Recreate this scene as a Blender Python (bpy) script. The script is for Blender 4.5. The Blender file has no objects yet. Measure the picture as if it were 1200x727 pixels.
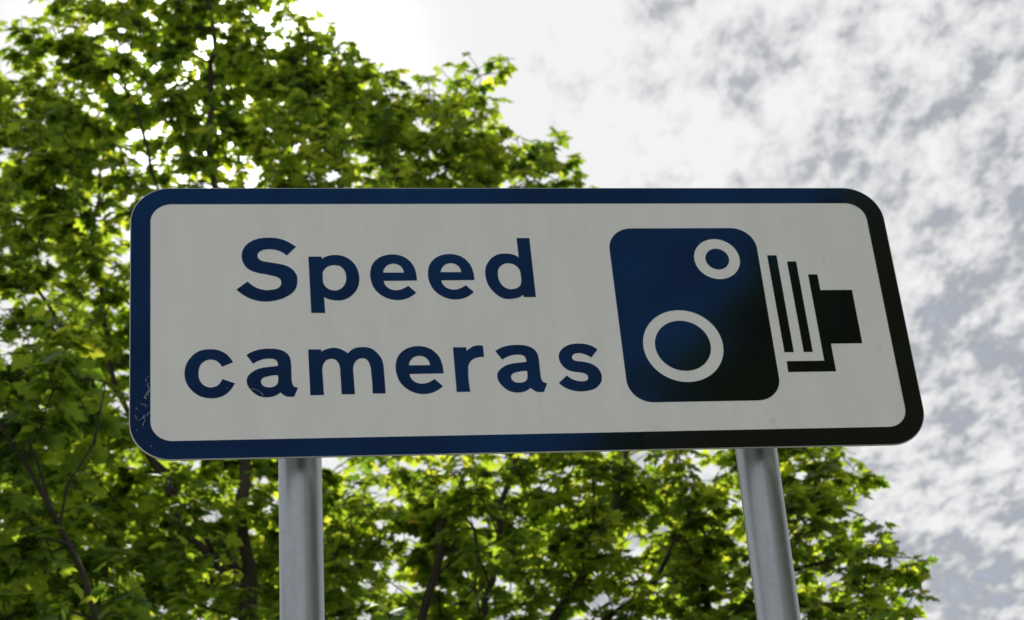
import bpy, bmesh, math, random
import numpy as np
from mathutils import Vector, Matrix

C = bpy.context.scene.collection
SC = bpy.context.scene
random.seed(7)
rng = np.random.default_rng(11)

# ------------------------------------------------------------------ camera
R = np.array([[0.997347, 0.072796, 0.0], [0.035112, -0.481052, -0.875988], [-0.063768, 0.873664, -0.482332]])
cd = bpy.data.cameras.new('camera')
cam = bpy.data.objects.new('camera', cd)
C.objects.link(cam)
m = Matrix([[*R[0], 0.0], [*R[1], 0.0], [*R[2], 1.6], [0, 0, 0, 1]])
cam.matrix_world = m
cd.sensor_width = 36.0
cd.lens = 71.25
cd.clip_start = 0.05
cd.clip_end = 2000.0
cd.dof.use_dof = True
cd.dof.focus_distance = 3.88
cd.dof.aperture_fstop = 8.0
SC.camera = cam

# ------------------------------------------------------------------ sky and sun
SUN = Vector((-0.1342, 0.8018, 0.5823)).normalized()
w = bpy.data.worlds.new('World')
SC.world = w
w.use_nodes = True
nt = w.node_tree
nt.nodes.clear()


def N(nt, kind, **kw):
    n = nt.nodes.new(kind)
    for k, v in kw.items():
        if k.startswith('i_'):
            n.inputs[k[2:].replace('_', ' ')].default_value = v
        else:
            setattr(n, k, v)
    return n


def math_node(nt, op, a, b=None, clamp=False):
    n = nt.nodes.new('ShaderNodeMath')
    n.operation = op
    n.use_clamp = clamp
    for i, v in enumerate((a, b)):
        if v is None:
            continue
        if isinstance(v, (int, float)):
            n.inputs[i].default_value = v
        else:
            nt.links.new(v, n.inputs[i])
    return n.outputs[0]


sky = N(nt, 'ShaderNodeTexSky', sky_type='NISHITA', sun_disc=False, air_density=1.0, dust_density=1.0)
sky.sun_elevation = math.asin(SUN.z)
sky.sun_rotation = math.atan2(SUN.x, SUN.y)
tc = N(nt, 'ShaderNodeTexCoord')
sep = N(nt, 'ShaderNodeSeparateXYZ')
nt.links.new(tc.outputs['Generated'], sep.inputs[0])
# cloud layer: the view direction carried onto a flat sheet high above the ground
zc = math_node(nt, 'MAXIMUM', sep.outputs['Z'], 0.10)
u = math_node(nt, 'DIVIDE', sep.outputs['X'], zc)
v = math_node(nt, 'DIVIDE', sep.outputs['Y'], zc)
comb = N(nt, 'ShaderNodeCombineXYZ')
nt.links.new(u, comb.inputs[0])
nt.links.new(v, comb.inputs[1])
mp = N(nt, 'ShaderNodeMapping')
mp.inputs['Location'].default_value = (2.9, 1.7, 0.0)
mp.inputs['Rotation'].default_value = (0, 0, 0.0)
mp.inputs['Scale'].default_value = (1.0, 0.52, 1.0)
nt.links.new(comb.outputs[0], mp.inputs[0])
n1 = N(nt, 'ShaderNodeTexNoise', i_Scale=15.0, i_Detail=9.0, i_Roughness=0.62, i_Distortion=0.12)
n2 = N(nt, 'ShaderNodeTexNoise', i_Scale=3.6, i_Detail=3.0, i_Roughness=0.5)
n3 = N(nt, 'ShaderNodeTexNoise', i_Scale=42.0, i_Detail=6.0, i_Roughness=0.65, i_Distortion=0.15)
for n in (n1, n2, n3):
    nt.links.new(mp.outputs[0], n.inputs['Vector'])
dot = N(nt, 'ShaderNodeVectorMath', operation='DOT_PRODUCT')
nrm = N(nt, 'ShaderNodeVectorMath', operation='NORMALIZE')
nt.links.new(tc.outputs['Generated'], nrm.inputs[0])
nt.links.new(nrm.outputs[0], dot.inputs[0])
dot.inputs[1].default_value = SUN
ang = math_node(nt, 'ARCCOSINE', math_node(nt, 'MINIMUM', dot.outputs['Value'], 0.99999))
g1 = math_node(nt, 'POWER', 2.71828, math_node(nt, 'MULTIPLY', math_node(nt, 'POWER', math_node(nt, 'DIVIDE', ang, 0.25), 2.0), -1.0))
g2 = math_node(nt, 'POWER', 2.71828, math_node(nt, 'MULTIPLY', math_node(nt, 'POWER', math_node(nt, 'DIVIDE', ang, 0.05), 2.0), -1.0))
mix = math_node(nt, 'ADD', math_node(nt, 'MULTIPLY', n1.outputs[0], 0.50), math_node(nt, 'MULTIPLY', n2.outputs[0], 0.26))
mix = math_node(nt, 'ADD', mix, math_node(nt, 'MULTIPLY', n3.outputs[0], 0.34))
mix = math_node(nt, 'ADD', math_node(nt, 'ADD', mix, 0.018), math_node(nt, 'MULTIPLY', g1, 0.205))
ramp = N(nt, 'ShaderNodeValToRGB')
nt.links.new(mix, ramp.inputs[0])
el = ramp.color_ramp.elements
el[0].position = 0.455
el[0].color = (0.25, 0.275, 0.31, 1)
el[1].position = 0.675
el[1].color = (0.76, 0.76, 0.76, 1)
for p, c in ((0.525, (0.30, 0.315, 0.345, 1)), (0.555, (0.41, 0.42, 0.445, 1)), (0.59, (0.57, 0.575, 0.59, 1)), (0.63, (0.68, 0.685, 0.69, 1))):
    e = el.new(p)
    e.color = c
hz = N(nt, 'ShaderNodeMapRange', interpolation_type='SMOOTHSTEP')
hz.inputs['From Min'].default_value = 0.10
hz.inputs['From Max'].default_value = 0.26
nt.links.new(sep.outputs['Z'], hz.inputs[0])
hmix = N(nt, 'ShaderNodeMix', data_type='RGBA')
hmix.inputs[6].default_value = (0.56, 0.575, 0.60, 1)      # far cloud runs together into a pale band
nt.links.new(hz.outputs[0], hmix.inputs[0])
nt.links.new(ramp.outputs[0], hmix.inputs[7])
sc1 = N(nt, 'ShaderNodeVectorMath', operation='SCALE')
nt.links.new(hmix.outputs[2], sc1.inputs[0])
# brighter where the sun stands behind thin cloud
gl = math_node(nt, 'ADD', 7.4, math_node(nt, 'MULTIPLY', g2, 50.0))
nt.links.new(gl, sc1.inputs['Scale'])
mx = N(nt, 'ShaderNodeMix', data_type='RGBA')
thin = N(nt, 'ShaderNodeMapRange')
thin.inputs['From Min'].default_value = 0.40
thin.inputs['From Max'].default_value = 0.56
thin.inputs['To Min'].default_value = 0.7
thin.inputs['To Max'].default_value = 1.0
nt.links.new(mix, thin.inputs[0])
nt.links.new(thin.outputs[0], mx.inputs[0])
nt.links.new(sky.outputs[0], mx.inputs[6])
nt.links.new(sc1.outputs[0], mx.inputs[7])
bg = N(nt, 'ShaderNodeBackground')
bg.inputs['Strength'].default_value = 0.1
nt.links.new(mx.outputs[2], bg.inputs[0])
wo = N(nt, 'ShaderNodeOutputWorld')
nt.links.new(bg.outputs[0], wo.inputs[0])
w.cycles.sampling_method = 'MANUAL'
w.cycles.sample_map_resolution = 1024

ld = bpy.data.lights.new('sun', 'SUN')
ld.energy = 5.0
ld.angle = math.radians(0.53)
ld.color = (1.0, 0.95, 0.86)
lo = bpy.data.objects.new('sun', ld)
C.objects.link(lo)
lo.rotation_euler = SUN.to_track_quat('Z', 'Y').to_euler()
lo.location = (-4, 24, 18)

SC.view_settings.view_transform = 'Standard'
SC.view_settings.look = 'None'
SC.view_settings.exposure = 0.68
SC.view_settings.gamma = 1.0
SC.cycles.use_denoising = True
SC.cycles.max_bounces = 8
SC.cycles.transmission_bounces = 6
SC.cycles.sample_clamp_indirect = 8.0
SC.cycles.sample_clamp_direct = 12.0


# ------------------------------------------------------------------ helpers
def link(name, me, mat=None, parent=None):
    o = bpy.data.objects.new(name, me)
    C.objects.link(o)
    if mat is not None:
        me.materials.append(mat)
    if parent is not None:
        o.parent = parent
    return o


def empty(name, label, cat, loc=(0, 0, 0), group=None):
    o = bpy.data.objects.new(name, None)
    C.objects.link(o)
    o.location = loc
    o['label'] = label
    o['category'] = cat
    if group:
        o['group'] = group
    return o


def material(name):
    mt = bpy.data.materials.new(name)
    mt.use_nodes = True
    t = mt.node_tree
    return mt, t, t.nodes['Principled BSDF']


def bm_mesh(name, bm):
    me = bpy.data.meshes.new(name)
    bm.normal_update()
    bm.to_mesh(me)
    bm.free()
    return me


def flat_shape(name, loops, thick=0.00012, z=0.0):
    """flat film cut-out in the x/y plane of the sign; loops in millimetres"""
    cu = bpy.data.curves.new(name, 'CURVE')
    cu.dimensions = '2D'
    cu.fill_mode = 'BOTH'
    cu.extrude = thick
    for lp in loops:
        sp = cu.splines.new('POLY')
        sp.points.add(len(lp) - 1)
        for i, (x, y) in enumerate(lp):
            sp.points[i].co = (x * 0.001, y * 0.001, 0, 1)
        sp.use_cyclic_u = True
    ob = bpy.data.objects.new(name, cu)
    C.objects.link(ob)
    dg = bpy.context.evaluated_depsgraph_get()
    me = bpy.data.meshes.new_from_object(ob.evaluated_get(dg))
    bpy.data.objects.remove(ob)
    bpy.data.curves.remove(cu)
    me.name = name
    for vv in me.vertices:
        vv.co.z += z
    return me


def smooth_loop(pts, steps=5):
    """Catmull-Rom through the points, broken at those marked as corners"""
    n = len(pts)
    out = []
    P = [np.array(p[:2], float) for p in pts]
    cor = [bool(p[2]) for p in pts]

    def tangent(i):
        a, b, c = P[i - 1], P[i], P[(i + 1) % n]
        la, lb = np.linalg.norm(b - a), np.linalg.norm(c - b)
        t = (b - a) / la * lb + (c - b) / lb * la
        return t / (la + lb)                      # unit-ish direction
    for i in range(n):
        j = (i + 1) % n
        L = np.linalg.norm(P[j] - P[i])
        straight = (cor[i] and cor[j])
        out.append(P[i])
        if straight:
            continue
        t0 = tangent(i) * L if not cor[i] else (P[j] - P[i])
        t1 = tangent(j) * L if not cor[j] else (P[j] - P[i])
        if cor[i]:
            t0 = 2 * (P[j] - P[i]) - t1
            t0 = t0 / max(np.linalg.norm(t0), 1e-6) * L
        if cor[j]:
            t1 = 2 * (P[j] - P[i]) - t0
            t1 = t1 / max(np.linalg.norm(t1), 1e-6) * L
        for k in range(1, steps):
            s = k / steps
            h = (2 * s**3 - 3 * s**2 + 1, s**3 - 2 * s**2 + s, -2 * s**3 + 3 * s**2, s**3 - s**2)
            out.append(h[0] * P[i] + h[1] * t0 + h[2] * P[j] + h[3] * t1)
    return [(float(a[0]), float(a[1])) for a in out]


def rounded(x0, y0, x1, y1, r, k=14):
    out = []
    for cx, cy, a0 in ((x1 - r, y1 - r, 0), (x0 + r, y1 - r, 90), (x0 + r, y0 + r, 180), (x1 - r, y0 + r, 270)):
        for i in range(k + 1):
            a = math.radians(a0 + 90 * i / k)
            out.append((cx + r * math.cos(a), cy + r * math.sin(a)))
    return out


def circle(cx, cy, r, k=72):
    return [(cx + r * math.cos(2 * math.pi * i / k), cy + r * math.sin(2 * math.pi * i / k)) for i in range(k)]


def tube(bm, pts, rad, sides=24, cap=True, hollow=None):
    pts = [Vector(p) for p in pts]
    rings = []
    for i, p in enumerate(pts):
        d = (pts[min(i + 1, len(pts) - 1)] - pts[max(i - 1, 0)]).normalized()
        a = d.orthogonal().normalized() if abs(d.z) < 0.99 else Vector((1, 0, 0))
        b = d.cross(a).normalized()
        a = b.cross(d).normalized()
        r = rad[i] if isinstance(rad, (list, tuple)) else rad
        rings.append([bm.verts.new(p + (a * math.cos(2 * math.pi * k / sides) + b * math.sin(2 * math.pi * k / sides)) * r) for k in range(sides)])
    for r0, r1 in zip(rings, rings[1:]):
        for k in range(sides):
            f = bm.faces.new((r0[k], r0[(k + 1) % sides], r1[(k + 1) % sides], r1[k]))
            f.smooth = True
    if cap:
        bm.faces.new([bm.verts.new(v.co) for v in reversed(rings[0])])
        bm.faces.new([bm.verts.new(v.co) for v in rings[-1]])
    return rings


def box(bm, x0, y0, z0, x1, y1, z1):
    v = [bm.verts.new((x, y, z)) for z in (z0, z1) for x, y in ((x0, y0), (x1, y0), (x1, y1), (x0, y1))]
    for f in ((3, 2, 1, 0), (4, 5, 6, 7), (0, 1, 5, 4), (1, 2, 6, 5), (2, 3, 7, 6), (3, 0, 4, 7)):
        bm.faces.new([v[i] for i in f])


# ------------------------------------------------------------------ materials
def film(name, base, tint, rough, gloss_vary=0.0):
    """coloured see-through ink over bright reflective sheeting: a dark face whose mirror sheen carries the ink's colour"""
    mt = bpy.data.materials.new(name)
    mt.use_nodes = True
    t = mt.node_tree
    t.nodes.clear()
    o = t.nodes.new('ShaderNodeOutputMaterial')
    d = t.nodes.new('ShaderNodeBsdfDiffuse')
    g = t.nodes.new('ShaderNodeBsdfGlossy')
    a = t.nodes.new('ShaderNodeAddShader')
    tcn = t.nodes.new('ShaderNodeTexCoord')
    nz = N(t, 'ShaderNodeTexNoise', i_Scale=9.0, i_Detail=4.0)
    t.links.new(tcn.outputs['Object'], nz.inputs['Vector'])
    mr = N(t, 'ShaderNodeMapRange')
    mr.inputs['To Min'].default_value = rough * 0.85
    mr.inputs['To Max'].default_value = rough * 1.2
    t.links.new(nz.outputs[0], mr.inputs[0])
    t.links.new(mr.outputs[0], g.inputs['Roughness'])
    # fine dust and weathering
    nd = N(t, 'ShaderNodeTexNoise', i_Scale=60.0, i_Detail=6.0, i_Roughness=0.7)
    t.links.new(tcn.outputs['Object'], nd.inputs['Vector'])
    mc = N(t, 'ShaderNodeMix', data_type='RGBA')
    mc.inputs[6].default_value = (*base, 1)
    mc.inputs[7].default_value = (base[0] * 1.5 + 0.003, base[1] * 1.5 + 0.003, base[2] * 1.4 + 0.003, 1)
    t.links.new(nd.outputs[0], mc.inputs[0])
    t.links.new(mc.outputs[2], d.inputs['Color'])
    g.inputs['Color'].default_value = (*tint, 1)
    t.links.new(d.outputs[0], a.inputs[0])
    t.links.new(g.outputs[0], a.inputs[1])
    t.links.new(a.outputs[0], o.inputs[0])
    return mt


blue_film = film('blue_film', (0.0075, 0.0065, 0.005), (0.0015, 0.020, 0.066), 0.072)
lap_film = film('blue_film_second_batch', (0.0115, 0.0105, 0.009), (0.006, 0.019, 0.045), 0.075)

white_film, t, b = material('white_reflective_film')
tcn = t.nodes.new('ShaderNodeTexCoord')
mpn = N(t, 'ShaderNodeMapping')
mpn.inputs['Scale'].default_value = (3.0, 0.7, 1.0)
nz = N(t, 'ShaderNodeTexNoise', i_Scale=5.0, i_Detail=7.0, i_Roughness=0.65)
t.links.new(tcn.outputs['Object'], mpn.inputs[0])
t.links.new(mpn.outputs[0], nz.inputs['Vector'])
rp = N(t, 'ShaderNodeValToRGB')
rp.color_ramp.elements[0].position = 0.3
rp.color_ramp.elements[0].color = (0.84, 0.825, 0.83, 1)
rp.color_ramp.elements[1].position = 0.75
rp.color_ramp.elements[1].color = (0.93, 0.915, 0.92, 1)
t.links.new(nz.outputs[0], rp.inputs[0])
# a few grey specks of dirt
vo = N(t, 'ShaderNodeTexVoronoi', i_Scale=9.0)
t.links.new(tcn.outputs['Object'], vo.inputs['Vector'])
nsp = N(t, 'ShaderNodeTexNoise', i_Scale=2.5, i_Detail=1.0)
t.links.new(tcn.outputs['Object'], nsp.inputs['Vector'])
spot = N(t, 'ShaderNodeMapRange', interpolation_type='SMOOTHSTEP')
spot.inputs['From Min'].default_value = 0.02
spot.inputs['From Max'].default_value = 0.07
spot.inputs['To Min'].default_value = 0.16
spot.inputs['To Max'].default_value = 0.0
t.links.new(vo.outputs['Distance'], spot.inputs[0])
gate = math_node(t, 'MULTIPLY', spot.outputs[0], math_node(t, 'GREATER_THAN', nsp.outputs[0], 0.52))
mc = N(t, 'ShaderNodeMix', data_type='RGBA')
mc.inputs[7].default_value = (0.25, 0.24, 0.19, 1)
t.links.new(gate, mc.inputs[0])
t.links.new(rp.outputs[0], mc.inputs[6])
mpr = N(t, 'ShaderNodeMapping')
mpr.inputs['Scale'].default_value = (38.0, 1.6, 1.0)
t.links.new(tcn.outputs['Object'], mpr.inputs[0])
nrn = N(t, 'ShaderNodeTexNoise', i_Scale=1.0, i_Detail=4.0, i_Roughness=0.6)
t.links.new(mpr.outputs[0], nrn.inputs['Vector'])
npt = N(t, 'ShaderNodeTexNoise', i_Scale=3.2, i_Detail=3.0)
t.links.new(tcn.outputs['Object'], npt.inputs['Vector'])
rf = N(t, 'ShaderNodeMapRange', interpolation_type='SMOOTHSTEP')
rf.inputs['From Min'].default_value = 0.50
rf.inputs['From Max'].default_value = 0.78
t.links.new(nrn.outputs[0], rf.inputs[0])
pf = N(t, 'ShaderNodeMapRange', interpolation_type='SMOOTHSTEP')
pf.inputs['From Min'].default_value = 0.42
pf.inputs['From Max'].default_value = 0.70
pf.inputs['To Max'].default_value = 0.13
t.links.new(npt.outputs[0], pf.inputs[0])
mrun = N(t, 'ShaderNodeMix', data_type='RGBA')
mrun.inputs[7].default_value = (0.50, 0.50, 0.40, 1)
t.links.new(math_node(t, 'MULTIPLY', rf.outputs[0], pf.outputs[0]), mrun.inputs[0])
t.links.new(mc.outputs[2], mrun.inputs[6])
t.links.new(mrun.outputs[2], b.inputs['Base Color'])
b.inputs['Roughness'].default_value = 0.45
b.inputs['Specular IOR Level'].default_value = 0.25

alu, t, b = material('dull_aluminium')
b.inputs['Base Color'].default_value = (0.5, 0.5, 0.5, 1)
b.inputs['Metallic'].default_value = 0.8
b.inputs['Roughness'].default_value = 0.45

galv, t, b = material('grey_painted_galvanised_steel')
tcn = t.nodes.new('ShaderNodeTexCoord')
mpn = N(t, 'ShaderNodeMapping')
mpn.inputs['Scale'].default_value = (1.0, 1.0, 0.12)
nz = N(t, 'ShaderNodeTexNoise', i_Scale=28.0, i_Detail=6.0, i_Roughness=0.6)
t.links.new(tcn.outputs['Object'], mpn.inputs[0])
t.links.new(mpn.outputs[0], nz.inputs['Vector'])
nz2 = N(t, 'ShaderNodeTexNoise', i_Scale=90.0, i_Detail=3.0)
t.links.new(tcn.outputs['Object'], nz2.inputs['Vector'])
rp = N(t, 'ShaderNodeValToRGB')
rp.color_ramp.elements[0].position = 0.3
rp.color_ramp.elements[0].color = (0.34, 0.365, 0.385, 1)
rp.color_ramp.elements[1].position = 0.75
rp.color_ramp.elements[1].color = (0.445, 0.47, 0.49, 1)
t.links.new(nz.outputs[0], rp.inputs[0])
vs = N(t, 'ShaderNodeTexVoronoi', i_Scale=110.0)
t.links.new(tcn.outputs['Object'], vs.inputs['Vector'])
spn = N(t, 'ShaderNodeMapRange')
spn.inputs['To Min'].default_value = 0.95
spn.inputs['To Max'].default_value = 1.03
sps = N(t, 'ShaderNodeSeparateColor')
t.links.new(vs.outputs['Color'], sps.inputs[0])
t.links.new(sps.outputs[0], spn.inputs[0])
mul = N(t, 'ShaderNodeVectorMath', operation='SCALE')
t.links.new(rp.outputs[0], mul.inputs[0])
t.links.new(spn.outputs[0], mul.inputs['Scale'])
# rain streaks and small dirt marks
mps = N(t, 'ShaderNodeMapping')
mps.inputs['Scale'].default_value = (60.0, 60.0, 1.2)
t.links.new(tcn.outputs['Object'], mps.inputs[0])
nst = N(t, 'ShaderNodeTexNoise', i_Scale=1.0, i_Detail=5.0, i_Roughness=0.6)
t.links.new(mps.outputs[0], nst.inputs['Vector'])
stf = N(t, 'ShaderNodeMapRange', interpolation_type='SMOOTHSTEP')
stf.inputs['From Min'].default_value = 0.52
stf.inputs['From Max'].default_value = 0.75
stf.inputs['To Max'].default_value = 0.22
t.links.new(nst.outputs[0], stf.inputs[0])
mst = N(t, 'ShaderNodeMix', data_type='RGBA')
mst.inputs[7].default_value = (0.20, 0.19, 0.16, 1)
t.links.new(stf.outputs[0], mst.inputs[0])
t.links.new(mul.outputs[0], mst.inputs[6])
t.links.new(mst.outputs[2], b.inputs['Base Color'])
b.inputs['Metallic'].default_value = 0.93
rr = N(t, 'ShaderNodeMapRange')
rr.inputs['To Min'].default_value = 0.30
rr.inputs['To Max'].default_value = 0.38
t.links.new(nz2.outputs[0], rr.inputs[0])
t.links.new(rr.outputs[0], b.inputs['Roughness'])
bp = N(t, 'ShaderNodeBump', i_Strength=0.06, i_Distance=0.002)
t.links.new(nz2.outputs[0], bp.inputs['Height'])
t.links.new(bp.outputs[0], b.inputs['Normal'])

scratch_mat, t, b = material('scratched_bare_film')
b.inputs['Base Color'].default_value = (0.34, 0.38, 0.42, 1)
b.inputs['Roughness'].default_value = 0.6

bark, t, b = material('bark')
tcn = t.nodes.new('ShaderNodeTexCoord')
mpn = N(t, 'ShaderNodeMapping')
mpn.inputs['Scale'].default_value = (1.0, 1.0, 0.25)
nz = N(t, 'ShaderNodeTexNoise', i_Scale=22.0, i_Detail=8.0, i_Roughness=0.7)
t.links.new(tcn.outputs['Object'], mpn.inputs[0])
t.links.new(mpn.outputs[0], nz.inputs['Vector'])
rp = N(t, 'ShaderNodeValToRGB')
rp.color_ramp.elements[0].position = 0.3
rp.color_ramp.elements[0].color = (0.018, 0.013, 0.009, 1)
rp.color_ramp.elements[1].position = 0.72
rp.color_ramp.elements[1].color = (0.075, 0.058, 0.042, 1)
t.links.new(nz.outputs[0], rp.inputs[0])
t.links.new(rp.outputs[0], b.inputs['Base Color'])
b.inputs['Roughness'].default_value = 0.9
bp = N(t, 'ShaderNodeBump', i_Strength=0.6, i_Distance=0.01)
t.links.new(nz.outputs[0], bp.inputs['Height'])
t.links.new(bp.outputs[0], b.inputs['Normal'])


def leaf_material():
    mt = bpy.data.materials.new('leaf')
    mt.use_nodes = True
    t = mt.node_tree
    t.nodes.clear()
    o = t.nodes.new('ShaderNodeOutputMaterial')
    at = N(t, 'ShaderNodeAttribute', attribute_name='tint')

    def rampn(stops):
        r = N(t, 'ShaderNodeValToRGB')
        e = r.color_ramp.elements
        e[0].position, e[0].color = stops[0][0], (*stops[0][1], 1)
        e[1].position, e[1].color = stops[-1][0], (*stops[-1][1], 1)
        for p, c in stops[1:-1]:
            q = e.new(p)
            q.color = (*c, 1)
        t.links.new(at.outputs['Fac'], r.inputs[0])
        return r
    rd = rampn([(0.0, (0.024, 0.055, 0.016)), (0.45, (0.062, 0.114, 0.020)), (0.85, (0.112, 0.165, 0.026)), (0.95, (0.15, 0.17, 0.02)), (1.0, (0.12, 0.09, 0.02))])
    rt = rampn([(0.0, (0.15, 0.27, 0.020)), (0.45, (0.42, 0.57, 0.030)), (0.85, (0.66, 0.74, 0.045)), (0.95, (0.64, 0.62, 0.04)), (1.0, (0.45, 0.32, 0.02))])
    d = t.nodes.new('ShaderNodeBsdfDiffuse')
    tr = t.nodes.new('ShaderNodeBsdfTranslucent')
    g = N(t, 'ShaderNodeBsdfGlossy')
    g.inputs['Roughness'].default_value = 0.5
    g.inputs['Color'].default_value = (0.8, 0.85, 0.8, 1)
    t.links.new(rd.outputs[0], d.inputs[0])
    t.links.new(rt.outputs[0], tr.inputs[0])
    m1 = N(t, 'ShaderNodeMixShader')
    m1.inputs[0].default_value = 0.6
    t.links.new(d.outputs[0], m1.inputs[1])
    t.links.new(tr.outputs[0], m1.inputs[2])
    fr = N(t, 'ShaderNodeFresnel', i_IOR=1.38)
    m2 = N(t, 'ShaderNodeMixShader')
    t.links.new(math_node(t, 'MINIMUM', math_node(t, 'MULTIPLY', fr.outputs[0], 0.6), 0.07), m2.inputs[0])
    t.links.new(m1.outputs[0], m2.inputs[1])
    t.links.new(g.outputs[0], m2.inputs[2])
    t.links.new(m2.outputs[0], o.inputs[0])
    return mt


leafmat = leaf_material()

grass, t, b = material('mown_grass')
tcn = t.nodes.new('ShaderNodeTexCoord')
nz = N(t, 'ShaderNodeTexNoise', i_Scale=1.3, i_Detail=10.0, i_Roughness=0.7)
t.links.new(tcn.outputs['Object'], nz.inputs['Vector'])
rp = N(t, 'ShaderNodeValToRGB')
rp.color_ramp.elements[0].color = (0.035, 0.065, 0.015, 1)
rp.color_ramp.elements[1].color = (0.11, 0.15, 0.04, 1)
t.links.new(nz.outputs[0], rp.inputs[0])
t.links.new(rp.outputs[0], b.inputs['Base Color'])
b.inputs['Roughness'].default_value = 0.95


def stone(name, c0, c1, scale):
    mt, t, b = material(name)
    tcn = t.nodes.new('ShaderNodeTexCoord')
    nz = N(t, 'ShaderNodeTexNoise', i_Scale=scale, i_Detail=10.0, i_Roughness=0.75)
    t.links.new(tcn.outputs['Object'], nz.inputs['Vector'])
    rp = N(t, 'ShaderNodeValToRGB')
    rp.color_ramp.elements[0].color = (*c0, 1)
    rp.color_ramp.elements[1].color = (*c1, 1)
    t.links.new(nz.outputs[0], rp.inputs[0])
    t.links.new(rp.outputs[0], b.inputs['Base Color'])
    b.inputs['Roughness'].default_value = 0.9
    return mt


# ------------------------------------------------------------------ ground, pavement, road (all below the frame)
def sheet(name, mat, x0, y0, x1, y1, z, z0=None):
    bm = bmesh.new()
    if z0 is None:
        f = bm.faces.new([bm.verts.new(p) for p in ((x0, y0, z), (x1, y0, z), (x1, y1, z), (x0, y1, z))])
    else:
        box(bm, x0, y0, z0, x1, y1, z)
    o = link(name, bm_mesh(name, bm), mat)
    o['kind'] = 'structure'
    return o


sheet('ground', grass, -400, -400, 400, 400, 0.0)
sheet('pavement', stone('paving', (0.20, 0.19, 0.18), (0.34, 0.33, 0.31), 8), -200, -1.0, 200, 1.2, 0.06, -0.2)
sheet('kerb', stone('kerb_stone', (0.25, 0.25, 0.24), (0.38, 0.37, 0.36), 12), -200, -1.15, 200, -1.003, 0.065, -0.2)
sheet('road', stone('asphalt', (0.035, 0.035, 0.037), (0.075, 0.075, 0.076), 30), -200, -8.5, 200, -1.153, 0.006, -0.2)

# ------------------------------------------------------------------ the road sign
SX = Vector((0.98550488, 0.16824863, 0.02173781))
SY = Vector((-0.02291146, 0.00503739, 0.99972481))
SN = Vector((0.16809283, -0.98573172, 0.00881919))
SO = Vector((-0.000770899, 3.39468332, 3.45710608))
sign = empty('road_sign', 'wide white speed cameras sign with rounded dark blue border on two grey posts', 'road sign', (-0.4105, 3.397, 0.0))
SM = Matrix(((SX.x, SY.x, SN.x, SO.x - sign.location.x), (SX.y, SY.y, SN.y, SO.y - sign.location.y), (SX.z, SY.z, SN.z, SO.z), (0, 0, 0, 1)))


def sign_part(name, me, mat, parent=None, label=None):
    o = link(name, me, mat, parent or sign)
    if parent is None:
        o.matrix_local = SM
    if label:
        o['label'] = label
    return o


X0, X1, Y0, Y1 = -716.2, 779.4, -288.2, 288.4
# aluminium plate, 3 mm, its front at z = 0 in the sign's own frame
bm = bmesh.new()
lp = rounded(X0 - 1.6, Y0 - 1.6, X1 + 1.6, Y1 + 1.6, 76)
back = [bm.verts.new((x * .001, y * .001, -0.003)) for x, y in lp]
front = [bm.verts.new((x * .001, y * .001, -0.0003)) for x, y in lp]
n = len(lp)
for i in range(n):
    bm.faces.new((back[i], back[(i + 1) % n], front[(i + 1) % n], front[i]))
bm.faces.new(list(reversed(back)))
bm.faces.new(front)
plate = sign_part('backing_plate', bm_mesh('backing_plate', bm), alu)
sign_part('white_face', flat_shape('white_face', [rounded(X0 - 0.4, Y0 - 0.4, X1 + 0.4, Y1 + 0.4, 75)], 0.0001, 0.0), white_film)

# blue border in two lengths that lap below the camera symbol
ring_o = rounded(X0, Y0, X1, Y1, 75, 18)
ring_i = rounded(-679.8, -252.0, 744.1, 252.9, 40, 18)
LAP, LAP_TOP = 226.0, 702.0


def side(loop, right):
    return [p for p in loop if (p[0] > (LAP_TOP if p[1] > 0 else LAP)) == right]


def arc_run(loop, right):
    """the run of loop points on one side of the lap, ordered from the top edge to the bottom edge"""
    pts = side(loop, right)
    # the loop runs counter-clockwise from the right-hand end
    if right:
        top = [p for p in pts if p[1] >= 0]
        bot = [p for p in pts if p[1] < 0]
        top.sort(key=lambda p: (p[0], -p[1]))
        bot.sort(key=lambda p: (-p[0], -p[1]))
    else:
        top = [p for p in pts if p[1] >= 0]
        bot = [p for p in pts if p[1] < 0]
        top.sort(key=lambda p: (-p[0], -p[1]))
        bot.sort(key=lambda p: (p[0], -p[1]))
    return top + bot


for right, mat, lab in ((False, blue_film, None), (True, lap_film, 'darker length of border round the right end')):
    ro, ri = arc_run(ring_o, right), arc_run(ring_i, right)
    xs = LAP + (-1.0 if right else 0.0)
    xt = LAP_TOP + (-1.0 if right else 0.0)
    poly = [(xt, Y1)] + ro + [(xs, Y0), (xs, -252.0)] + ri[::-1] + [(xt, 252.9)]
    if right:
        poly = poly[::-1]
    sign_part('border', flat_shape('border', [poly], 0.0001, 0.0005 if not right else 0.0008), mat, None, lab)

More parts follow.
